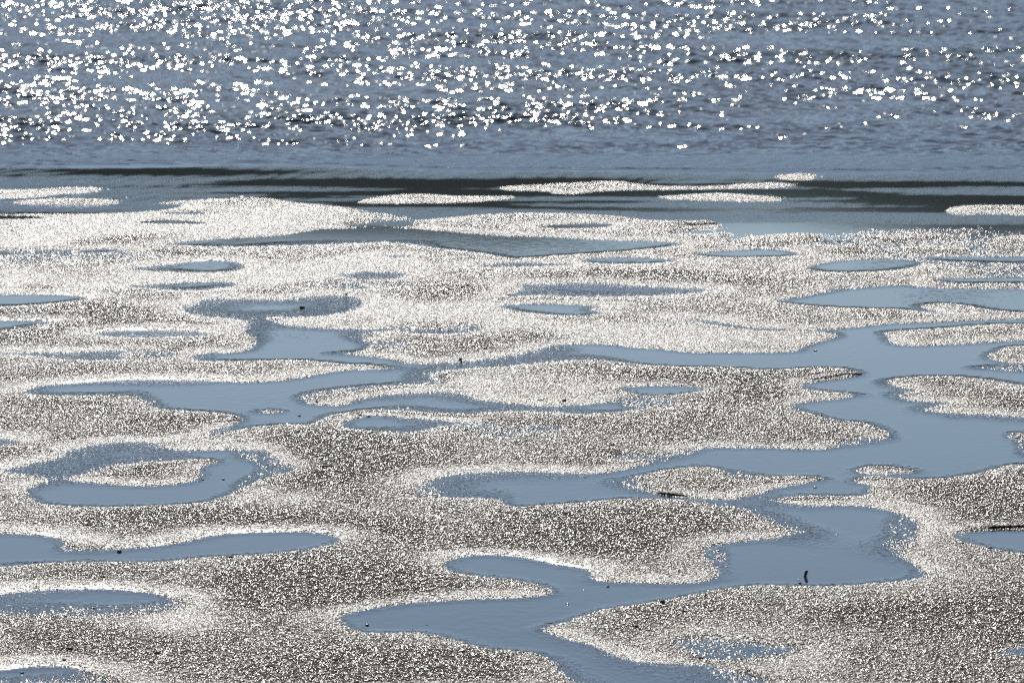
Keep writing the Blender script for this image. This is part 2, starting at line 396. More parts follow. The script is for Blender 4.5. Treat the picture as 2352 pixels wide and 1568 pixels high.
D((500,1310),(800,1280),(980,1310),(1100,1350),(900,1370),(740,1400),(640,1400),(520,1370))
D((2100,1390),(2352,1370),(2600,1380),(2600,1470),(2300,1460),(2000,1450),(1800,1420),(1950,1390))
D((600,1520),(900,1480),(1200,1510),(1240,1560),(900,1580),(560,1560))
D((230,1090),(300,1072),(400,1066),(430,1085),(400,1100),(280,1105))
D((2120,1120),(2352,1100),(2600,1100),(2600,1200),(2300,1205),(2200,1190))

# low, film-wet sand
B((-200,490),(300,480),(640,470),(800,490),(780,520),(600,540),(400,545),(200,548),(100,570),(300,575),(-200,600))
B((-200,620),(250,628),(560,632),(700,600),(850,580),(1000,600),(900,660),(760,672),(640,662),(560,640),(400,645),(250,650),(200,675),(-200,672))
B((840,700),(1000,690),(1130,690),(1160,720),(1240,730),(1200,760),(1000,772),(920,735),(700,742),(640,732),(760,726))
B((1180,735),(1400,740),(1700,760),(1880,785),(1760,805),(1560,800),(1380,780),(1250,775))
B((1040,860),(1200,850),(1300,862),(1400,900),(1300,922),(1160,918),(1060,890))
B((860,1036),(920,1030),(1010,1038),(1000,1048),(900,1050))
B((500,1150),(640,1130),(760,1130),(700,1160),(560,1170))
B((380,1365),(430,1362),(500,1390),(520,1440),(420,1470),(300,1440),(100,1424),(-200,1420),(-200,1414),(200,1418),(380,1405))
B((-200,1512),(60,1508),(180,1512),(300,1530),(380,1570),(330,1600),(250,1545),(150,1526),(-200,1536))
B((1500,1440),(1640,1440),(1900,1480),(1960,1530),(1850,1560),(1740,1520),(1560,1500),(1440,1480))
B((400,1018),(520,1000),(600,1000),(660,1030),(640,1070),(600,1030),(450,1030))
B((1900,1130),(2050,1140),(2110,1180),(2160,1220),(2140,1300),(2100,1240),(2050,1180),(1950,1160))
B((160,700),(400,690),(420,720),(540,735),(560,770),(540,750),(420,735),(300,700))
# banks worn smooth and slick by the draining pools
def L(*p): LAY.append(('L', p))
L((-300,1190),(200,1200),(500,1195),(800,1195),(830,1240),(760,1262),(400,1250),(200,1268),(-300,1230))
L((1000,1260),(1250,1262),(1400,1300),(1400,1340),(1340,1330),(1280,1300),(1100,1285))
L((-300,1320),(300,1335),(440,1370),(400,1400),(300,1360),(-300,1370))
L((-300,1500),(200,1510),(300,1560),(200,1560),(-300,1545))
L((150,740),(560,745),(570,775),(400,770),(150,770))
L((-300,640),(300,650),(250,690),(-300,680))
L((-300,700),(200,720),(180,745),(-300,740))
L((200,580),(640,580),(600,640),(400,620))
L((60,850),(500,850),(600,880),(100,890))
# little scarps: the brow of the bank stands proud just behind these lines
def C(*p): LAY.append(('C', p))
C((1840,876),(1870,874),(1905,869),(1945,863),(1980,859),(1975,853),(1930,855),(1880,862),(1840,868))
C((2190,1222),(2230,1217),(2290,1214),(2352,1213),(2700,1211),(2700,1200),(2352,1202),(2280,1204),(2215,1208))
C((1508,1132),(1540,1138),(1575,1141),(1578,1134),(1545,1131),(1512,1126))
C((440,972),(480,974),(520,972),(550,965),(548,959),(500,962),(450,964))
C((1540,520),(1600,519),(1650,515),(1648,509),(1600,511),(1545,514))
C((340,748),(390,751),(440,749),(440,743),(390,745),(345,742))
C((150,729),(200,731),(215,728),(205,723),(160,723))
C((2168,715),(2220,720),(2270,722),(2260,716),(2210,712),(2175,709))
C((1040,668),(1100,664),(1100,659),(1045,662))
# ground raster: x -6.5..6.5, y 20..60
GX0, GX1, GY0, GY1, GD = -6.5, 6.5, 19.0, 52.0, 0.0125
nx = int((GX1 - GX0) / GD) + 1
ny = int((GY1 - GY0) / 0.02) + 1
gx = np.linspace(GX0, GX1, nx); gy = np.linspace(GY0, GY1, ny)
dxg, dyg = gx[1] - gx[0], gy[1] - gy[0]
GXm, GYm = np.meshgrid(gx, gy)

def fill(mask, poly, val):
    p = chaikin(poly, 2)
    q = np.array([ground(a, b) for a, b in p])
    x, y = q[:, 0], q[:, 1]
    x2, y2 = np.roll(x, -1), np.roll(y, -1)
    r0 = max(0, int(math.ceil((y.min() - GY0) / dyg))); r1 = min(ny - 1, int((y.max() - GY0) / dyg))
    for r in range(r0, r1 + 1):
        yy = gy[r]
        c = (y <= yy) != (y2 <= yy)
        if not c.any():
            continue
        xs = np.sort(x[c] + (yy - y[c]) / (y2[c] - y[c]) * (x2[c] - x[c]))
        i = np.ceil((xs - GX0) / dxg).astype(int)
        for a, b in zip(i[0::2], i[1::2]):
            mask[r, max(a, 0):max(min(b, nx), 0)] = val

water = np.zeros((ny, nx), bool)
# outside the picture the flat goes on: pools strewn by noise
halfw = GYm * (1176.0 / FP)
outn = fbm(GXm * 1.7 + 3, GYm * 0.7, 55, 3) > 0.10
outside = (np.abs(GXm) > halfw * 1.13) | (GYm < yrow(1590))
water |= outside & outn
awash = np.zeros((ny, nx), bool)
crown = np.zeros((ny, nx), bool)
bright = np.zeros((ny, nx), bool)
worn = np.zeros((ny, nx), bool)
scarp = np.zeros((ny, nx), bool)
for kind, poly in LAY:
    if kind == 'W':
        fill(water, poly, True); fill(awash, poly, False)
    elif kind == 'M':
        fill(water, poly, False); fill(awash, poly, False)
    elif kind == 'S':
        fill(awash, poly, True)
    elif kind == 'D':
        fill(crown, poly, True)
    elif kind == 'B':
        fill(bright, poly, True)
    elif kind == 'L':
        fill(worn, poly, True)
    else:
        fill(scarp, poly, True)
water |= GYm > yrow(365)

def edt(mask, rad):
    """distance (m) from each cell outside the mask to the mask, up to rad"""
    big = 1e3
    d = np.where(mask, 0.0, big)
    for r in range(1, ny):
        np.minimum(d[r], d[r - 1] + dyg, out=d[r])
    for r in range(ny - 2, -1, -1):
        np.minimum(d[r], d[r + 1] + dyg, out=d[r])
    d2 = np.minimum(d, rad) ** 2
    out = d2.copy()
    n = int(rad / dxg)
    for k in range(1, n + 1):
        o = (k * dxg) ** 2
        np.minimum(out[:, k:], d2[:, :-k] + o, out=out[:, k:])
        np.minimum(out[:, :-k], d2[:, k:] + o, out=out[:, :-k])
    return np.sqrt(np.minimum(out, rad * rad))

def blur(a, sx, sy):
    a = a.astype(np.float64)
    for ax, s in ((1, sx / dxg), (0, sy / dyg)):
        n = max(1, int(s))
        for _ in range(2):
            c = np.cumsum(np.pad(a, [(n + 1, n) if i == ax else (0, 0) for i in range(2)], mode='edge'), axis=ax)
            L = a.shape[ax]
            hi = np.take(c, np.arange(2 * n + 1, 2 * n + 1 + L), axis=ax)
            lo = np.take(c, np.arange(0, L), axis=ax)
            a = (hi - lo) / (2 * n + 1)
    return a

d_land = edt(water, 0.9)           # on land: distance to water
d_wat = edt(~water, 0.5)           # in water: distance to land
sd = np.where(water, -d_wat, d_land)
sd = sd + 0.016 * fbm(GXm * 9, GYm * 5, 71, 3)
far = smooth01((GYm - yrow(620)) / (yrow(470) - yrow(620)))
aw = blur(awash, 0.03, 0.06)
cr = blur(crown, 0.08, 0.15)
br = blur(bright, 0.07, 0.14)
wo_ = blur(worn, 0.05, 0.05)
und = fbm(GXm * 2.2, GYm * 1.3, 31, 4)
land = 0.0055 * (1 - np.exp(-np.maximum(sd, 0) / 0.06)) + (0.011 - 0.004 * far) * (1 - np.exp(-np.maximum(sd, 0) / 0.40))
land += 0.0035 * und * smooth01(sd / 0.25)
land += 0.004 * wo_ * (1 - np.exp(-np.maximum(sd, 0) / 0.045))
land += 0.004 * cr - 0.003 * br * smooth01(sd / 0.1)
shelf = 0.10 + 0.5 * smooth01(fbm(GXm * 0.9, GYm * 0.5, 77, 2) * 1.6 + 0.1)
sea_b = -0.025 * (1 - np.exp(np.minimum(sd, 0) / shelf))
GZ = np.where(sd > 0, land, sea_b)
zs = -0.0044 + 0.0042 * fbm(GXm * 5, GYm * 2.5, 91, 4)
zs = zs * (1 - far) + far * (-0.0115 + 0.0120 * fbm(GXm * 1.1, GYm * 2.2, 93, 4))
GZ = GZ * (1 - aw) + zs * aw
GZ = blur(GZ, 0.014, 0.022)
sc_n = blur(scarp, 0.02, 0.02) * (0.75 + 0.5 * fbm(GXm * 14, GYm * 6, 47, 2))
GZ += 0.013 * sc_n
# far under the sea the bottom keeps falling
GZ -= np.maximum(GYm - yrow(375), 0) * 0.02

slope = np.gradient(GZ, dyg, axis=0)
face = smooth01(blur(slope, 0.03, 0.06) / 0.05 + 0.35)
sheen = np.clip((0.30 + 0.75 * face) * (1 - smooth01(sd / 0.32)) + 0.62 * br - 0.5 * cr + 0.45 * und + 0.24 + 0.22 * smooth01((GYm - yrow(1000)) / (yrow(620) - yrow(1000))) + 0.35 * wo_ * (1 - smooth01(sd / 0.3)), 0, 1) * (1 - 0.7 * aw)
slick = smooth01((slope - 0.02) / 0.05) * (1 - smooth01((sd - 0.03) / 0.05)) * blur(worn, 0.05, 0.05) * (0.45 + 0.55 * smooth01(0.5 + 1.5 * fbm(GXm * 4, GYm * 3, 46, 2)))
slick = blur(slick, 0.02, 0.03)

def sample(arr, x, y):
    u = np.clip((x - GX0) / dxg, 0, nx - 1.001); v = np.clip((y - GY0) / dyg, 0, ny - 1.001)
    i = u.astype(int); j = v.astype(int); a = u - i; b = v - j
    return (arr[j, i] * (1 - a) + arr[j, i + 1] * a) * (1 - b) + (arr[j + 1, i] * (1 - a) + arr[j + 1, i + 1] * a) * b

def height(x, y):
    return float(sample(GZ, np.array([x]), np.array([y]))[0])

# ground sheet: fine where the photograph looks, coarse to the horizon
xs = np.concatenate([-np.geomspace(4000, 6.6, 40), np.arange(-6.5, 6.501, 0.030), np.geomspace(6.6, 4000, 40)])
ys = np.concatenate([-np.geomspace(4000, 2, 24), np.linspace(0, 18.9, 30), np.arange(19.0, 52.0, 0.042), np.geomspace(52.2, 6000, 40)])
XX, YY = np.meshgrid(xs, ys)
ZZ = sample(GZ, XX, YY)
inside = (XX > GX0) & (XX < GX1) & (YY > GY0) & (YY < GY1)
coarse = 0.012 + 0.012 * fbm(XX * 0.4, YY * 0.4, 12, 3)
ZZ = np.where(inside, ZZ, np.where(YY > yrow(430), -0.3, coarse))
ZZ = np.where(YY > 52, -0.6, ZZ)
flat = quad_grid("tidal_flat", XX, YY, ZZ, MUD)
flat["kind"] = "structure"
for nm, arr in (("sheen", sheen), ("slick", slick)):
    a_ = flat.data.attributes.new(nm, 'FLOAT', 'POINT')
    a_.data.foreach_set("value", np.where(inside, sample(arr, XX, YY), 0.3).ravel().astype(np.float32))

# ------------------------------------------------------------------ water
SEA_Y = yrow(552)
HILL = 1553 * math.tan(R(6.0))
RIP, CHOP, SWELL = 0.14, 0.30, 0.04
# pools and channels: one flat sheet each, cut out by the ground that rises through it
wetf = (GZ < 0.0015) & (GYm < SEA_Y + 0.05)
K = 3
my, mx = ny // K, nx // K
wet = wetf[:my * K, :mx * K].reshape(my, K, mx, K).any(axis=(1, 3))
for _ in range(1):
    w2 = wet.copy()
    w2[1:] |= wet[:-1]; w2[:-1] |= wet[1:]; w2[:, 1:] |= wet[:, :-1]; w2[:, :-1] |= wet[:, 1:]
    wet = w2
runs, parent, prev = [], [], []
def find(a):
    while parent[a] != a:
        parent[a] = parent[parent[a]]; a = parent[a]
    return a
for r in range(my):
    dd = np.diff(np.concatenate([[0], wet[r].astype(np.int8), [0]]))
    cur = []
    for a, b in zip(np.where(dd == 1)[0], np.where(dd == -1)[0]):
        k = len(parent); parent.append(k)
        cur.append((a, b, k))
        for (pa, pb, pk) in prev:
            if pa < b and pb > a:
                parent[find(pk)] = find(k)
    runs += [(r, a, b, k) for a, b, k in cur]
    prev = cur
groups = {}
for r, a, b, k in runs:
    groups.setdefault(find(k), []).append((r, a, b))
film = blur(smooth01((GZ + 0.015) / 0.0105), 0.015, 0.025)
def water_sheet(name, rr):
    ids, v, f = {}, [], []
    def vid(r, c):
        key = (r, c)
        if key not in ids:
            ids[key] = len(v)
            v.append((GX0 + (c * K - 0.5) * dxg, min(GY0 + (r * K - 0.5) * dyg, SEA_Y), 0.0))
        return ids[key]
    for r, a, b in rr:
        if GY0 + (r * K - 0.5) * dyg >= SEA_Y:
            continue
        for c in range(a, b):
            f.append((vid(r, c), vid(r, c + 1), vid(r + 1, c + 1), vid(r + 1, c)))
    if not f:
        return
    ob = mesh_object(name, v, f, WATER)
    va = np.array(v)
    at_ = ob.data.attributes.new("shallow", 'FLOAT', 'POINT')
    at_.data.foreach_set("value", sample(film, va[:, 0], va[:, 1]).astype(np.float32))
    ob["kind"] = "structure"
rest = []
for g in sorted(groups.values(), key=lambda g: -sum(b - a for _, a, b in g)):
    if sum(b - a for _, a, b in g) > 30:
        water_sheet("tide_pool", g)
    else:
        rest += g
if rest:
    water_sheet("puddles", rest)

# the sea: ripples at the shore, wavelets farther out, all of it real relief
FARY = 72.0
sxs = np.concatenate([-np.geomspace(6000, 7.7, 24), np.arange(-7.6, 7.601, 0.036), np.geomspace(7.7, 6000, 24)])
sys_ = np.concatenate([np.arange(SEA_Y, 54.0, 0.016), np.arange(54.0, FARY, 0.023), np.geomspace(FARY + 0.1, 9000, 60)])
SX, SY = np.meshgrid(sxs, sys_)
wr = np.random.default_rng(21)
shore = smooth01((SY - yrow(550)) / (yrow(475) - yrow(550)))
grow = smooth01((SY - yrow(380)) / (yrow(300) - yrow(380)))
fadeout = 1 - smooth01((SY - FARY + 2) / 2)
fadeout *= (np.abs(SX) < 7.65)
patch = np.clip(0.15 + 1.3 * fbm(SX * 0.22, SY * 1.1, 5, 4), 0.0, 1.0)
edge_ = SY + 1.3 * fbm(SX * 0.3, SY * 0.8, 19, 3)
patch = np.maximum(patch, 0.9 * smooth01((edge_ - yrow(415)) / (yrow(372) - yrow(415))))
gust = np.clip(0.95 + 0.7 * fbm(SX * 0.35, SY * 0.9, 6, 3), 0.2, 1.9)
bendx = SX + 0.25 * fbm(SX * 0.8, SY * 0.8, 14, 2)
bendy = SY + 0.25 * fbm(SX * 0.7, SY * 0.9, 15, 2)
def waves(n, l0, l1, slope, spread):
    z = np.zeros_like(SX)
    for _ in range(n):
        lam = math.exp(wr.uniform(math.log(l0), math.log(l1)))
        th = wr.normal(0.12, spread)
        k = 2 * math.pi / lam
        z += np.sin(k * (bendx * math.sin(th) + bendy * math.cos(th)) + wr.uniform(0, 6.28)) * (slope * math.sqrt(2.0 / n) / k)
    return z
ph1 = 2 * math.pi / 0.092 * (SY + 0.06 * SX) + 5.0 * fbm(SX * 1.6, SY * 1.1, 25, 3)
ph2 = 2 * math.pi / 0.075 * (SY * 0.96 - 0.28 * SX) + 4.0 * fbm(SX * 1.9, SY * 1.4, 27, 3)
SZ = (np.sin(ph1) * RIP * 0.8 * 0.092 + np.sin(ph2) * RIP * 0.35 * 0.075) / (2 * math.pi) * shore * patch * (1 - 0.6 * grow)
SZ += (waves(34, 0.08, 0.24, CHOP, 1.2) * gust + waves(12, 0.4, 1.4, SWELL, 0.5)) * grow
lap = np.exp(-((SY - yrow(384) - 0.5 * vnoise(SX * 0.4, SY * 0, 8)) / 0.10) ** 2) * 0.010
lap += np.exp(-((SY - yrow(366) - 0.6 * vnoise(SX * 0.3, SY * 0, 9)) / 0.12) ** 2) * 0.008
SZ = (SZ + lap) * fadeout
sea = quad_grid("sea", SX, SY, SZ, WATER)
sea["kind"] = "structure"

# the far shore across the water: wooded hills, seen here only mirrored in the calm shallows
hx = np.linspace(-5000, 5000, 161)
hr = np.linspace(0, 1, 14)
HX, HR = np.meshgrid(hx, hr)
crest = HILL * (1 + 0.10 * fbm(HX * 0.004, HX * 0, 3, 3)) - 0.010 * HX * (np.abs(HX) < 600) - 6.0 * np.sign(HX) * (np.abs(HX) >= 600)
HZ = -2 + (crest + 2) * np.sin(HR * math.pi * 0.62) / math.sin(math.pi * 0.5) * (1 + 0.06 * fbm(HX * 0.02, HR * 6, 4, 3))
hills = quad_grid("hills", HX, 1150 + 500 * HR + 40 * fbm(HX * 0.003, HR * 3, 9, 2), HZ, mat_simple("far_woods", (0.018, 0.024, 0.016), (0.050, 0.060, 0.040), 0.9, 0.05, 1.0))
hills["kind"] = "structure"
hills.data.materials[0].node_tree.nodes["Principled BSDF"].inputs["Specular IOR Level"].default_value = 0.0

# ------------------------------------------------------------------ grit: the lumpy skin of the sand
ya, yb = yrow(1600), yrow(372)
n_try = 1150000
yy = np.sqrt(rng.random(n_try) * (yb * yb - ya * ya) + ya * ya)
xx = (rng.random(n_try) * 2 - 1) * (yy * (1176 / FP) * 1.12 + 0.1)
zz = sample(GZ, xx, yy)
cc = sample(cr, xx, yy)
dd = sample(sd, xx, yy)
rad = 0.0076 * np.exp(rng.normal(0, 0.28, n_try)) * (1 + 0.25 * smooth01((yy - 27) / 12))
sh = sample(sheen, xx, yy)
sink = 0.40 + 0.38 * sh - 0.10 * cc
zc = zz - sink * rad
ok = (zc + rad > 0.0004) & (zz > -0.012) & (rng.random(n_try) > sample(slick, xx, yy) * 0.8)
co = np.stack([xx, yy, zc], 1)[ok].astype(np.float32)
rad = rad[ok].astype(np.float32)
print("grit points", len(co))
me = bpy.data.meshes.new("sand_grit")
me.vertices.add(len(co)); me.vertices.foreach_set("co", co.ravel())
at = me.attributes.new("grain", 'FLOAT', 'POINT'); at.data.foreach_set("value", rad)
at = me.attributes.new("sheen", 'FLOAT', 'POINT'); at.data.foreach_set("value", sh[ok].astype(np.float32))
me.materials.append(GRIT)
grit = bpy.data.objects.new("sand_grit", me)
COL.objects.link(grit)
grit["kind"] = "stuff"
grit["label"] = "lumpy wet grey brown sand glittering against the sun"
grit["category"] = "sand"
gn = bpy.data.node_groups.new("grains", 'GeometryNodeTree')
gn.interface.new_socket("Geometry", in_out='INPUT', socket_type='NodeSocketGeometry')
gn.interface.new_socket("Geometry", in_out='OUTPUT', socket_type='NodeSocketGeometry')
gi = gn.nodes.new("NodeGroupInput"); go = gn.nodes.new("NodeGroupOutput")
mp = gn.nodes.new("GeometryNodeMeshToPoints")
na = gn.nodes.new("GeometryNodeInputNamedAttribute"); na.data_type = 'FLOAT'; na.inputs["Name"].default_value = "grain"
sm = gn.nodes.new("GeometryNodeSetMaterial"); sm.inputs["Material"].default_value = GRIT
gn.links.new(gi.outputs[0], mp.inputs["Mesh"])
gn.links.new(na.outputs["Attribute"], mp.inputs["Radius"])
gn.links.new(mp.outputs[0], sm.inputs[0])
gn.links.new(sm.outputs[0], go.inputs[0])
md = grit.modifiers.new("grains", 'NODES'); md.node_group = gn

# ------------------------------------------------------------------ undercut brows of the banks, part of the flat
SCARP = mat_simple("shaded_bank_mud", (0.010, 0.008, 0.006), (0.040, 0.032, 0.022), 0.7, 60.0, 0.004)  # shade of the sunless bank faces put into the mud colour
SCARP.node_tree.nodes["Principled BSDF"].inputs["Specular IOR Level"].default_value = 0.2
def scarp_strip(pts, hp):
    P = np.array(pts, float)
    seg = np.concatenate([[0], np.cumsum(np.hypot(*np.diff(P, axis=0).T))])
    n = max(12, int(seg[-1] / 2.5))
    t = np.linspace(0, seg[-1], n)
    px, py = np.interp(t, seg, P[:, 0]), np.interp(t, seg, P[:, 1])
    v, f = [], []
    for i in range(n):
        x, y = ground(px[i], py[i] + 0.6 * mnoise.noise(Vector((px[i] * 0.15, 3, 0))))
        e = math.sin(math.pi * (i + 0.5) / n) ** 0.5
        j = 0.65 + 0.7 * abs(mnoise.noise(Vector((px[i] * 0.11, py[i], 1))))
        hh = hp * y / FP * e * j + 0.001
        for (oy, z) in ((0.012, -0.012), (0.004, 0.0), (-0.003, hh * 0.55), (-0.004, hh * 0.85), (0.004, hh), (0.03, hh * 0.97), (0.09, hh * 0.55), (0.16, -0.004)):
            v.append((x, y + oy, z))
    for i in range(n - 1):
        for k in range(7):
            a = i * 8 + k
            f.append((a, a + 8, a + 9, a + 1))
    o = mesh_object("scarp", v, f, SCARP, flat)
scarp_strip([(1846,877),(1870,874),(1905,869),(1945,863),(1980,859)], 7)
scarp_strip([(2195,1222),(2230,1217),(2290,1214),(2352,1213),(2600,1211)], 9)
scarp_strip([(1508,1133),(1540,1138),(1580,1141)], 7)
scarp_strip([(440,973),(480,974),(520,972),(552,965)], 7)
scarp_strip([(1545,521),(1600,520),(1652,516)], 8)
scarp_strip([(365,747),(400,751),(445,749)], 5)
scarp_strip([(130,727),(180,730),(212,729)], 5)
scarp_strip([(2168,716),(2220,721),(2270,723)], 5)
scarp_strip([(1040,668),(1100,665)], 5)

# ------------------------------------------------------------------ things lying on the flat
# ---- debris
STONE = mat_simple("dark_stone", (0.012, 0.011, 0.010), (0.040, 0.035, 0.030), 0.55)
BROWN = mat_simple("brown_stone", (0.060, 0.030, 0.015), (0.140, 0.075, 0.040), 0.5)
WETST = mat_simple("wet_stone", (0.020, 0.020, 0.020), (0.060, 0.056, 0.050), 0.22)
CLOD = mat_simple("mud_clod", (0.015, 0.013, 0.010), (0.045, 0.038, 0.030), 0.6)
WOOD = mat_simple("wet_wood", (0.012, 0.010, 0.008), (0.050, 0.036, 0.024), 0.5, 90)
LEAF = mat_simple("dead_leaf", (0.030, 0.018, 0.008), (0.120, 0.070, 0.025), 0.5, 60)
PALE = mat_simple("pale_shell", (0.45, 0.42, 0.37), (0.72, 0.69, 0.63), 0.35, 80, 0.0006)
RAZOR = mat_simple("razor_shell", (0.045, 0.016, 0.010), (0.17, 0.07, 0.04), 0.4, 60, 0.0006)

def place(px, py, w):
    x, y = ground(px, py)
    z = max(height(x, y), -0.002)
    # stand on the rise of the sand along the line of sight
    x, y = x * (1 - z / CAM_H), y * (1 - z / CAM_H)
    return Vector((x, y, z)), w * math.hypot(y, CAM_H) / FP

def finish(ob, loc, rz, label, cat, group=None):
    ob.location = loc; ob.rotation_euler = (0, 0, rz)
    ob["label"] = label; ob["category"] = cat
    if group: ob["group"] = group

def lump_mesh(name, sx, sy, sz, seed, rough, mat, sub=2, lobes=None):
    bm = bmesh.new()
    rr = random.Random(seed)
    for (ox, oy, k) in (lobes or [(0, 0, 1.0)]):
        res = bmesh.ops.create_icosphere(bm, subdivisions=sub, radius=0.5)
        off = Vector((rr.uniform(0, 90), rr.uniform(0, 90), rr.uniform(0, 90)))
        for v in res["verts"]:
            n = mnoise.noise(v.co * 2.3 + off) * rough + mnoise.noise(v.co * 6 + off) * rough * 0.4
            c = v.co * (1 + n)
            v.co = Vector((c.x * sx * k + ox * sx, c.y * sy * k + oy * sy, (c.z * k + 0.28) * sz))
    me = bpy.data.meshes.new(name)
    bm.to_mesh(me); bm.free()
    me.polygons.foreach_set("use_smooth", [True] * len(me.polygons))
    me.materials.append(mat)
    ob = bpy.data.objects.new(name, me)
    COL.objects.link(ob)
    return ob

def stone(px, py, w, label, mat=STONE, h=0.65, name="stone", group=None):
    loc, s = place(px, py, w)
    s *= 1.0 if mat is WETST else 1.2
    ob = lump_mesh(name, s, s * random.uniform(0.8, 1.1), s * h, int(px * 7 + py), 0.5, mat)
    finish(ob, loc, random.uniform(-0.5, 0.5), label, "stone", group)

def clod(px, py, w, label, n=4, h=0.35):
    loc, s = place(px, py, w)
    rr = random.Random(int(px + py))
    m = n + 3
    lob = [((i / (m - 1) - 0.5) + rr.uniform(-0.04, 0.04), rr.uniform(-0.05, 0.05), rr.uniform(0.9, 1.5) / m) for i in range(m)]
    ob = lump_mesh("mud_clod", s, s, s, int(px * 3 + py), 0.6, CLOD, 2, lob)
    for v in ob.data.vertices:
        v.co.z -= 0.28 * s
        v.co.z *= 0.9
    finish(ob, loc, 0, label, "mud clod")

def tube(path, radii, n=7):
    v, f = [], []
    m = len(path)
    for i, p in enumerate(path):
        t = (path[min(i + 1, m - 1)] - path[max(i - 1, 0)]).normalized()
        a = t.orthogonal().normalized(); b = t.cross(a)
        for k in range(n):
            q = 2 * math.pi * k / n
            v.append(p + (a * math.cos(q) + b * math.sin(q)) * radii[i])
    for i in range(m - 1):
        for k in range(n):
            f.append((i * n + k, i * n + (k + 1) % n, (i + 1) * n + (k + 1) % n, (i + 1) * n + k))
    f.append(tuple(range(n))[::-1]); f.append(tuple((m - 1) * n + k for k in range(n)))
    return [tuple(c) for c in v], f

def twig(px, py, w, label, thick=0.09, knob=True, rz=0.0, arch=0.12):
    loc, s = place(px, py, w)
    rr = random.Random(int(px + 3 * py))
    path, rad_ = [], []
    for i in range(9):
        t = i / 8
        path.append(Vector(((t - 0.5) * s, rr.uniform(-0.03, 0.03) * s, thick * s * 0.6 + arch * s * math.sin(t * 3.1) + rr.uniform(-0.01, 0.01) * s)))
        rad_.append(thick * s * (1.0 - 0.65 * t) * (1.7 if knob and i < 3 else 1.0))
    v, f = tube(path, rad_)
    ob = mesh_object("twig", v, f, WOOD)
    finish(ob, loc, rz, label, "twig")

def leaf(px, py, w, label, lift=0.35, rz=0.2):
    loc, s = place(px, py, w)
    nu, nv = 9, 5
    top, f = [], []
    for i in range(nu):
        t = i / (nu - 1)
        half = 0.26 * math.sin(math.pi * min(1, t * 0.97 + 0.03)) ** 0.8 + 0.012
        for j in range(nv):
            u = j / (nv - 1) * 2 - 1
            top.append(((t - 0.5) * s, u * half * s, (0.05 + lift * abs(u) ** 1.4 * half + 0.12 * math.sin(t * 4)) * s))
    n0 = len(top)
    v = top + [(x, y, z - 0.03 * s) for x, y, z in top]
    for i in range(nu - 1):
        for j in range(nv - 1):
            a = i * nv + j
            f.append((a, a + 1, a + nv + 1, a + nv)); f.append((n0 + a, n0 + a + nv, n0 + a + nv + 1, n0 + a + 1))
    rim = [j for j in range(nv)] + [i * nv + nv - 1 for i in range(1, nu)] + [(nu - 1) * nv + j for j in range(nv - 2, -1, -1)] + [i * nv for i in range(nu - 2, 0, -1)]
    for a, b_ in zip(rim, rim[1:] + rim[:1]):
        f.append((b_, a, n0 + a, n0 + b_))
    root = bpy.data.objects.new("dead_leaf", None); COL.objects.link(root)
    mesh_object("blade", v, f, LEAF, root)
    vv, ff = tube([Vector((0.48 * s, 0, 0.0)), Vector((0.62 * s, 0.02 * s, 0.05 * s)), Vector((0.78 * s, 0.0, 0.10 * s))], [0.022 * s, 0.02 * s, 0.015 * s], 6)
    mesh_object("stalk", vv, ff, WOOD, root)
    finish(root, loc, rz, label, "leaf")

def shell(px, py, w, label, rz=0.0, tilt=0.25):
    loc, s = place(px, py, w)
    v, f = [(0, 0, 0.16 * s)], []
    nr, na = 5, 20
    def ring(r, dz):
        out = []
        for k in range(na):
            q = 2 * math.pi * k / na
            rr_ = 0.5 * s * r * (1 + 0.03 * math.cos(10 * q))
            x = rr_ * math.cos(q); y = rr_ * 0.8 * math.sin(q)
            out.append((x, y, 0.16 * s * (1 - r * r) + dz + tilt * y))
        return out
    for i in range(1, nr + 1): v += ring(i / nr, 0)
    nt_ = len(v)
    for i in range(1, nr + 1): v += ring(i / nr * 0.97, -0.02 * s)
    v.append((0, 0, 0.14 * s))
    for k in range(na):
        k2 = (k + 1) % na
        f.append((0, 1 + k, 1 + k2)); f.append((len(v) - 1, nt_ + k2, nt_ + k))
        for i in range(nr - 1):
            a = 1 + i * na
            f.append((a + k, a + na + k, a + na + k2, a + k2))
            b_ = nt_ + i * na
            f.append((b_ + k, b_ + k2, b_ + na + k2, b_ + na + k))
        a = 1 + (nr - 1) * na; b_ = nt_ + (nr - 1) * na
        f.append((a + k, b_ + k, b_ + k2, a + k2))
    ob = mesh_object("shell", v, f, PALE)
    loc.z += 0.05 * s
    finish(ob, loc, rz, label, "shell")

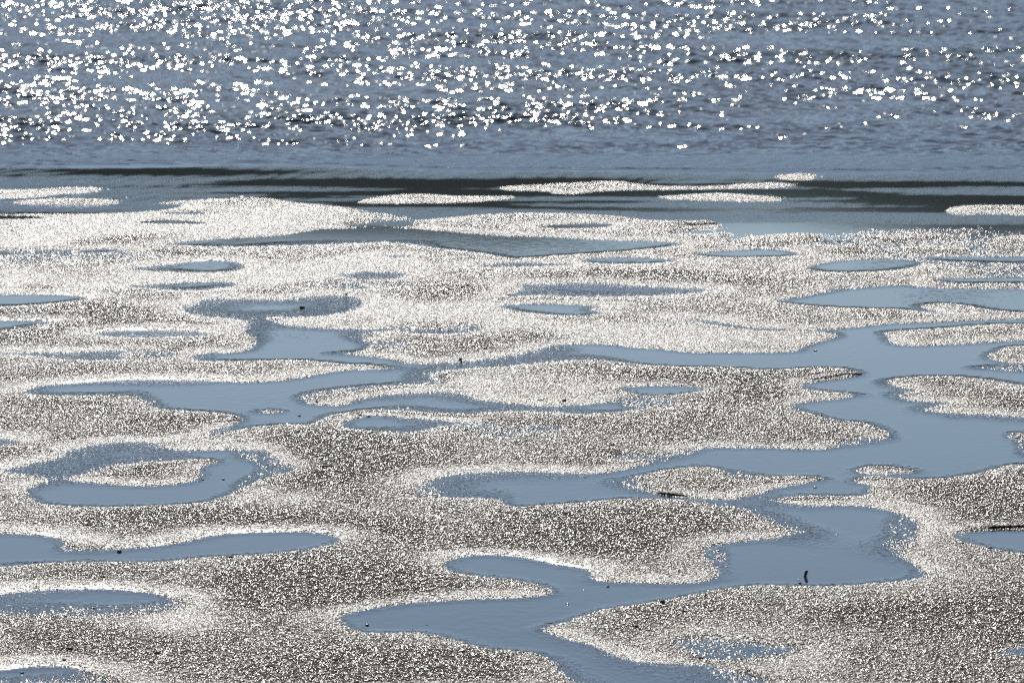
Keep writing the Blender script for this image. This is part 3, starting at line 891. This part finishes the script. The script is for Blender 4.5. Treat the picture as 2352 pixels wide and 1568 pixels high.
def upright_shell(px, py, h, label):
    """half a razor shell stuck on end in the mud, leaning right, concave side this way"""
    loc, H = place(px, py, h)
    v, f = [], []
    nu, na = 12, 9
    for lay in (0, 1):
        for i in range(nu):
            t = i / (nu - 1)
            wdt = 0.27 * H * (0.8 + 0.25 * t) * (1 if t < 0.85 else math.sqrt(max(0.05, 1 - ((t - 0.85) / 0.16) ** 2)))
            cx = 0.34 * H * (t ** 1.3) - 0.05 * H
            for j in range(na):
                q = (j / (na - 1) - 0.5) * math.pi * 0.9
                rr_ = wdt * (1 - 0.16 * lay)
                v.append((cx + rr_ * math.sin(q), rr_ * 0.7 * math.cos(q) - 0.06 * H, -0.25 * H + 1.25 * H * t - 0.02 * H * lay * (t > 0.9)))
    o = nu * na
    for i in range(nu - 1):
        for j in range(na - 1):
            a = i * na + j
            f.append((a, a + na, a + na + 1, a + 1)); f.append((o + a, o + a + 1, o + a + na + 1, o + a + na))
        for j in (0, na - 1):
            a, b_ = i * na + j, (i + 1) * na + j
            f.append((a, o + a, o + b_, b_) if j == 0 else (a, b_, o + b_, o + a))
    for j in range(na - 1):
        a = (nu - 1) * na + j
        f.append((a, o + a, o + a + 1, a + 1))
    ob = mesh_object("razor_shell", v, f, RAZOR)
    finish(ob, loc, 0.3, label, "shell")

upright_shell(1849, 1324, 15, "dark brown shell stuck upright in the big right hand pool")
stone(1837, 1340, 7, "small wet pebble just in front of the upright shell", WETST)
stone(1834, 1332, 5, "tiny wet pebble left of the foot of the upright shell", WETST)
# bottom left
leaf(200, 1206, 20, "dark curled leaf with a stalk on sand above the left pool")
stone(274, 1268, 12, "wet dark stone standing in the narrow channel at left", WETST)
stone(529, 1282, 12, "dark round stone on the near rim of the long left pool")
stone(169, 1298, 8, "small dark stone on wet sand just below the left channel")
stone(571, 1294, 8, "small dark stone below the right part of the long left pool")
stone(235, 1326, 9, "dark pebble on the sand between the two left edge pools")
leaf(131, 1349, 9, "small brown leaf on the far rim of the lower left pool", 0.6, 1.2)
stone(581, 1395, 9, "dark pebble on open sand right of the bright lower left rim")
twig(150, 1492, 32, "black twig with a knotted end near the bottom left corner", 0.08, True, math.pi)
stone(362, 1502, 12, "black stone touching a white shell near the bottom left", STONE)
shell(382, 1503, 24, "white shell lying right of a black stone near the bottom left")
stone(411, 1501, 10, "flat dark pebble right of the white shell near the bottom left", STONE, 0.4)
stone(148, 1515, 8, "brown pebble on the bright rim of the bottom left corner pool", BROWN)
stone(50, 1546, 9, "wet pebble standing in the bottom left corner pool", WETST)
stone(217, 1563, 9, "wet pebble at the bottom edge beside the corner pool", WETST)
# bottom middle
stone(598, 1327, 9, "dark pebble left of the black clump on the central sand")
stone(750, 1287, 7, "small dark pebble behind the black clump on the central sand")
stone(768, 1300, 7, "small dark pebble just left of the black clump on the sand")
clod(820, 1300, 31, "black ragged clump on the sand between the two central pools", 5)
stone(699, 1313, 6, "tiny dark pebble in front left of the black clump")
stone(662, 1448, 10, "dark stone on the sand left of the winding channel's end")
twig(762, 1456, 23, "short thick black stick beside the winding channel's rounded end", 0.11, False, 0.0, 0.02)
stone(843, 1436, 9, "wet pebble standing in the rounded end of the winding channel", WETST)
stone(980, 1437, 5, "tiny wet pebble in the middle of the winding channel", WETST)
stone(1118, 1543, 9, "right one of two dark pebbles below the winding channel")
stone(1104, 1542, 7, "left one of two dark pebbles below the winding channel")
stone(717, 1558, 8, "dark pebble at the bottom edge left of centre")
stone(1396, 1348, 8, "wet pebble in the channel below the central sand tongue", WETST)
stone(1341, 1354, 6, "small wet pebble in the channel right of the small sand spit", WETST, 0.4)
stone(1303, 1388, 7, "wet pebble in the channel left of the wide right tongue", WETST)
stone(1200, 1499, 8, "dark pebble on the near bank at the channel's bend")
shell(1290, 1248, 18, "pale flat shell on the middle of the big central sand tongue")
# right foreground
stone(1522, 1387, 9, "narrow dark stone on end at the edge of the right tongue", STONE, 1.3)
stone(1621, 1370, 8, "dark pebble on the far edge of the right tongue")
stone(1567, 1405, 11, "left one of a pair of black stones on the right tongue")
stone(1633, 1406, 12, "right, larger one of a pair of black stones on the right tongue")
stone(1459, 1440, 11, "lone black stone on the left part of the right tongue")
stone(1416, 1481, 9, "brown pebble near the lower tip of the right tongue", BROWN, 0.45)
stone(1610, 1513, 9, "brown pebble on wet sand at the tongue's lower edge", BROWN)
twig(1723, 1539, 16, "short dark stick on awash sand near the bottom, right of centre", 0.10, False, 0.2, 0.03)
stone(2055, 1496, 11, "black stone near the bottom right, the left of a pair")
stone(2108, 1508, 12, "flat black stone near the bottom right, the right of a pair", STONE, 0.4)
twig(1917, 1546, 16, "thin dark stick on glittering sand at bottom right", 0.07, False, 0.1, 0.04)
shell(2135, 1552, 17, "pale shell at the bottom edge, left of the bottom right corner")
shell(2328, 1555, 14, "white shell in the bottom right corner", 0.5, 0.5)
stone(2207, 1249, 12, "dark stone on the near shore of the right edge pool, leftmost", STONE, 0.5)
stone(2273, 1260, 10, "round black stone on the rim of the right edge pool")
stone(2347, 1278, 10, "black stone by the right picture edge below the pool")
twig(2264, 1294, 20, "thin black stick on sand below the right edge pool", 0.06, False, 0.05, 0.03)
stone(1864, 1224, 5, "tiny wet pebble in the upper left of the big right pool", WETST)
stone(1922, 1228, 7, "small flat wet pebble in the upper middle of the big right pool", WETST, 0.35)
clod(2169, 1157, 14, "dark clump on the sand above the right edge pool", 3)
# middle distance
twig(752, 1074, 36, "black twig lying on the sand right of the round left pool", 0.07, True, 0.15, 0.1)
stone(19, 924, 8, "dark pebble on the sand at the left edge")
stone(91, 1038, 7, "dark pebble on the bright sand above the round left pool")
stone(128, 1006, 9, "left one of two dark pebbles on the left sand bank", STONE, 0.5)
stone(168, 1007, 10, "right one of two dark pebbles on the left sand bank", STONE, 0.45)
stone(513, 1102, 7, "wet pebble in the shallow right part of the round left pool", WETST)
stone(466, 1102, 6, "brown pebble beside the small island in the left pool", BROWN)
stone(511, 995, 5, "tiny dark pebble on the bank of the thin left rill")
stone(688, 956, 6, "dark pebble standing in the pool left of centre")
stone(847, 957, 6, "dark pebble in the water beside the thin sand strip")
stone(827, 953, 7, "dark pebble on the small sandbar left of centre", STONE, 0.5)
stone(728, 923, 6, "dark pebble near the rounded end of the sand finger")
stone(1017, 986, 7, "dark pebble on the near shore of the small central pool")
stone(1159, 1021, 6, "dark pebble on the sand below the small central pool")
stone(1121, 887, 7, "brown pebble on the bright sand at centre", BROWN, 0.5)
stone(1058, 828, 6, "small dark stone on end at the edge of the central channel", STONE, 1.3)
stone(1406, 1022, 10, "dark stone on the sand right of the shallow central puddle", STONE, 0.5)
twig(1242, 919, 15, "short dark stick on the sand left of the small oval pool", 0.08, False, 0.0, 0.03)
stone(1296, 921, 8, "dark stone on the sand below left of the small oval pool")
stone(1246, 1000, 5, "tiny dark pebble beside the shallow central puddle")
stone(1431, 839, 5, "tiny dark pebble on the far bank of the wide channel")
stone(1873, 807, 7, "pale wet pebble in the wide channel at right", WETST)
stone(1983, 972, 8, "dark pebble at the tip of a sand point at right", STONE, 0.5)
stone(1886, 956, 7, "wet pebble on the shore of the right hand bay", WETST)
stone(1815, 893, 6, "small dark pebble left of the undercut bank")
stone(1903, 898, 6, "dark pebble on the spit below the undercut bank", STONE, 0.5)
stone(1872, 1120, 7, "wet pebble at the right end of the right island", WETST)
stone(694, 708, 9, "dark rock in the pool on the upper left")
stone(795, 676, 7, "dark pebble at the mouth of the upper left pool", STONE, 0.5)
stone(1373, 689, 6, "left one of two dark pebbles on the sand under the upper middle pool", STONE, 0.5)
stone(1480, 688, 6, "right one of two dark pebbles on the sand under the upper middle pool", STONE, 0.5)
stone(1875, 624, 6, "dark pebble on the near shore of the upper right pool")
twig(2078, 634, 14, "tiny dark stick on the sandbar below the upper right pool", 0.09, True, math.pi, 0.03)
stone(1986, 709, 6, "dark stone on the sand below the right pool's far shore", STONE, 0.9)
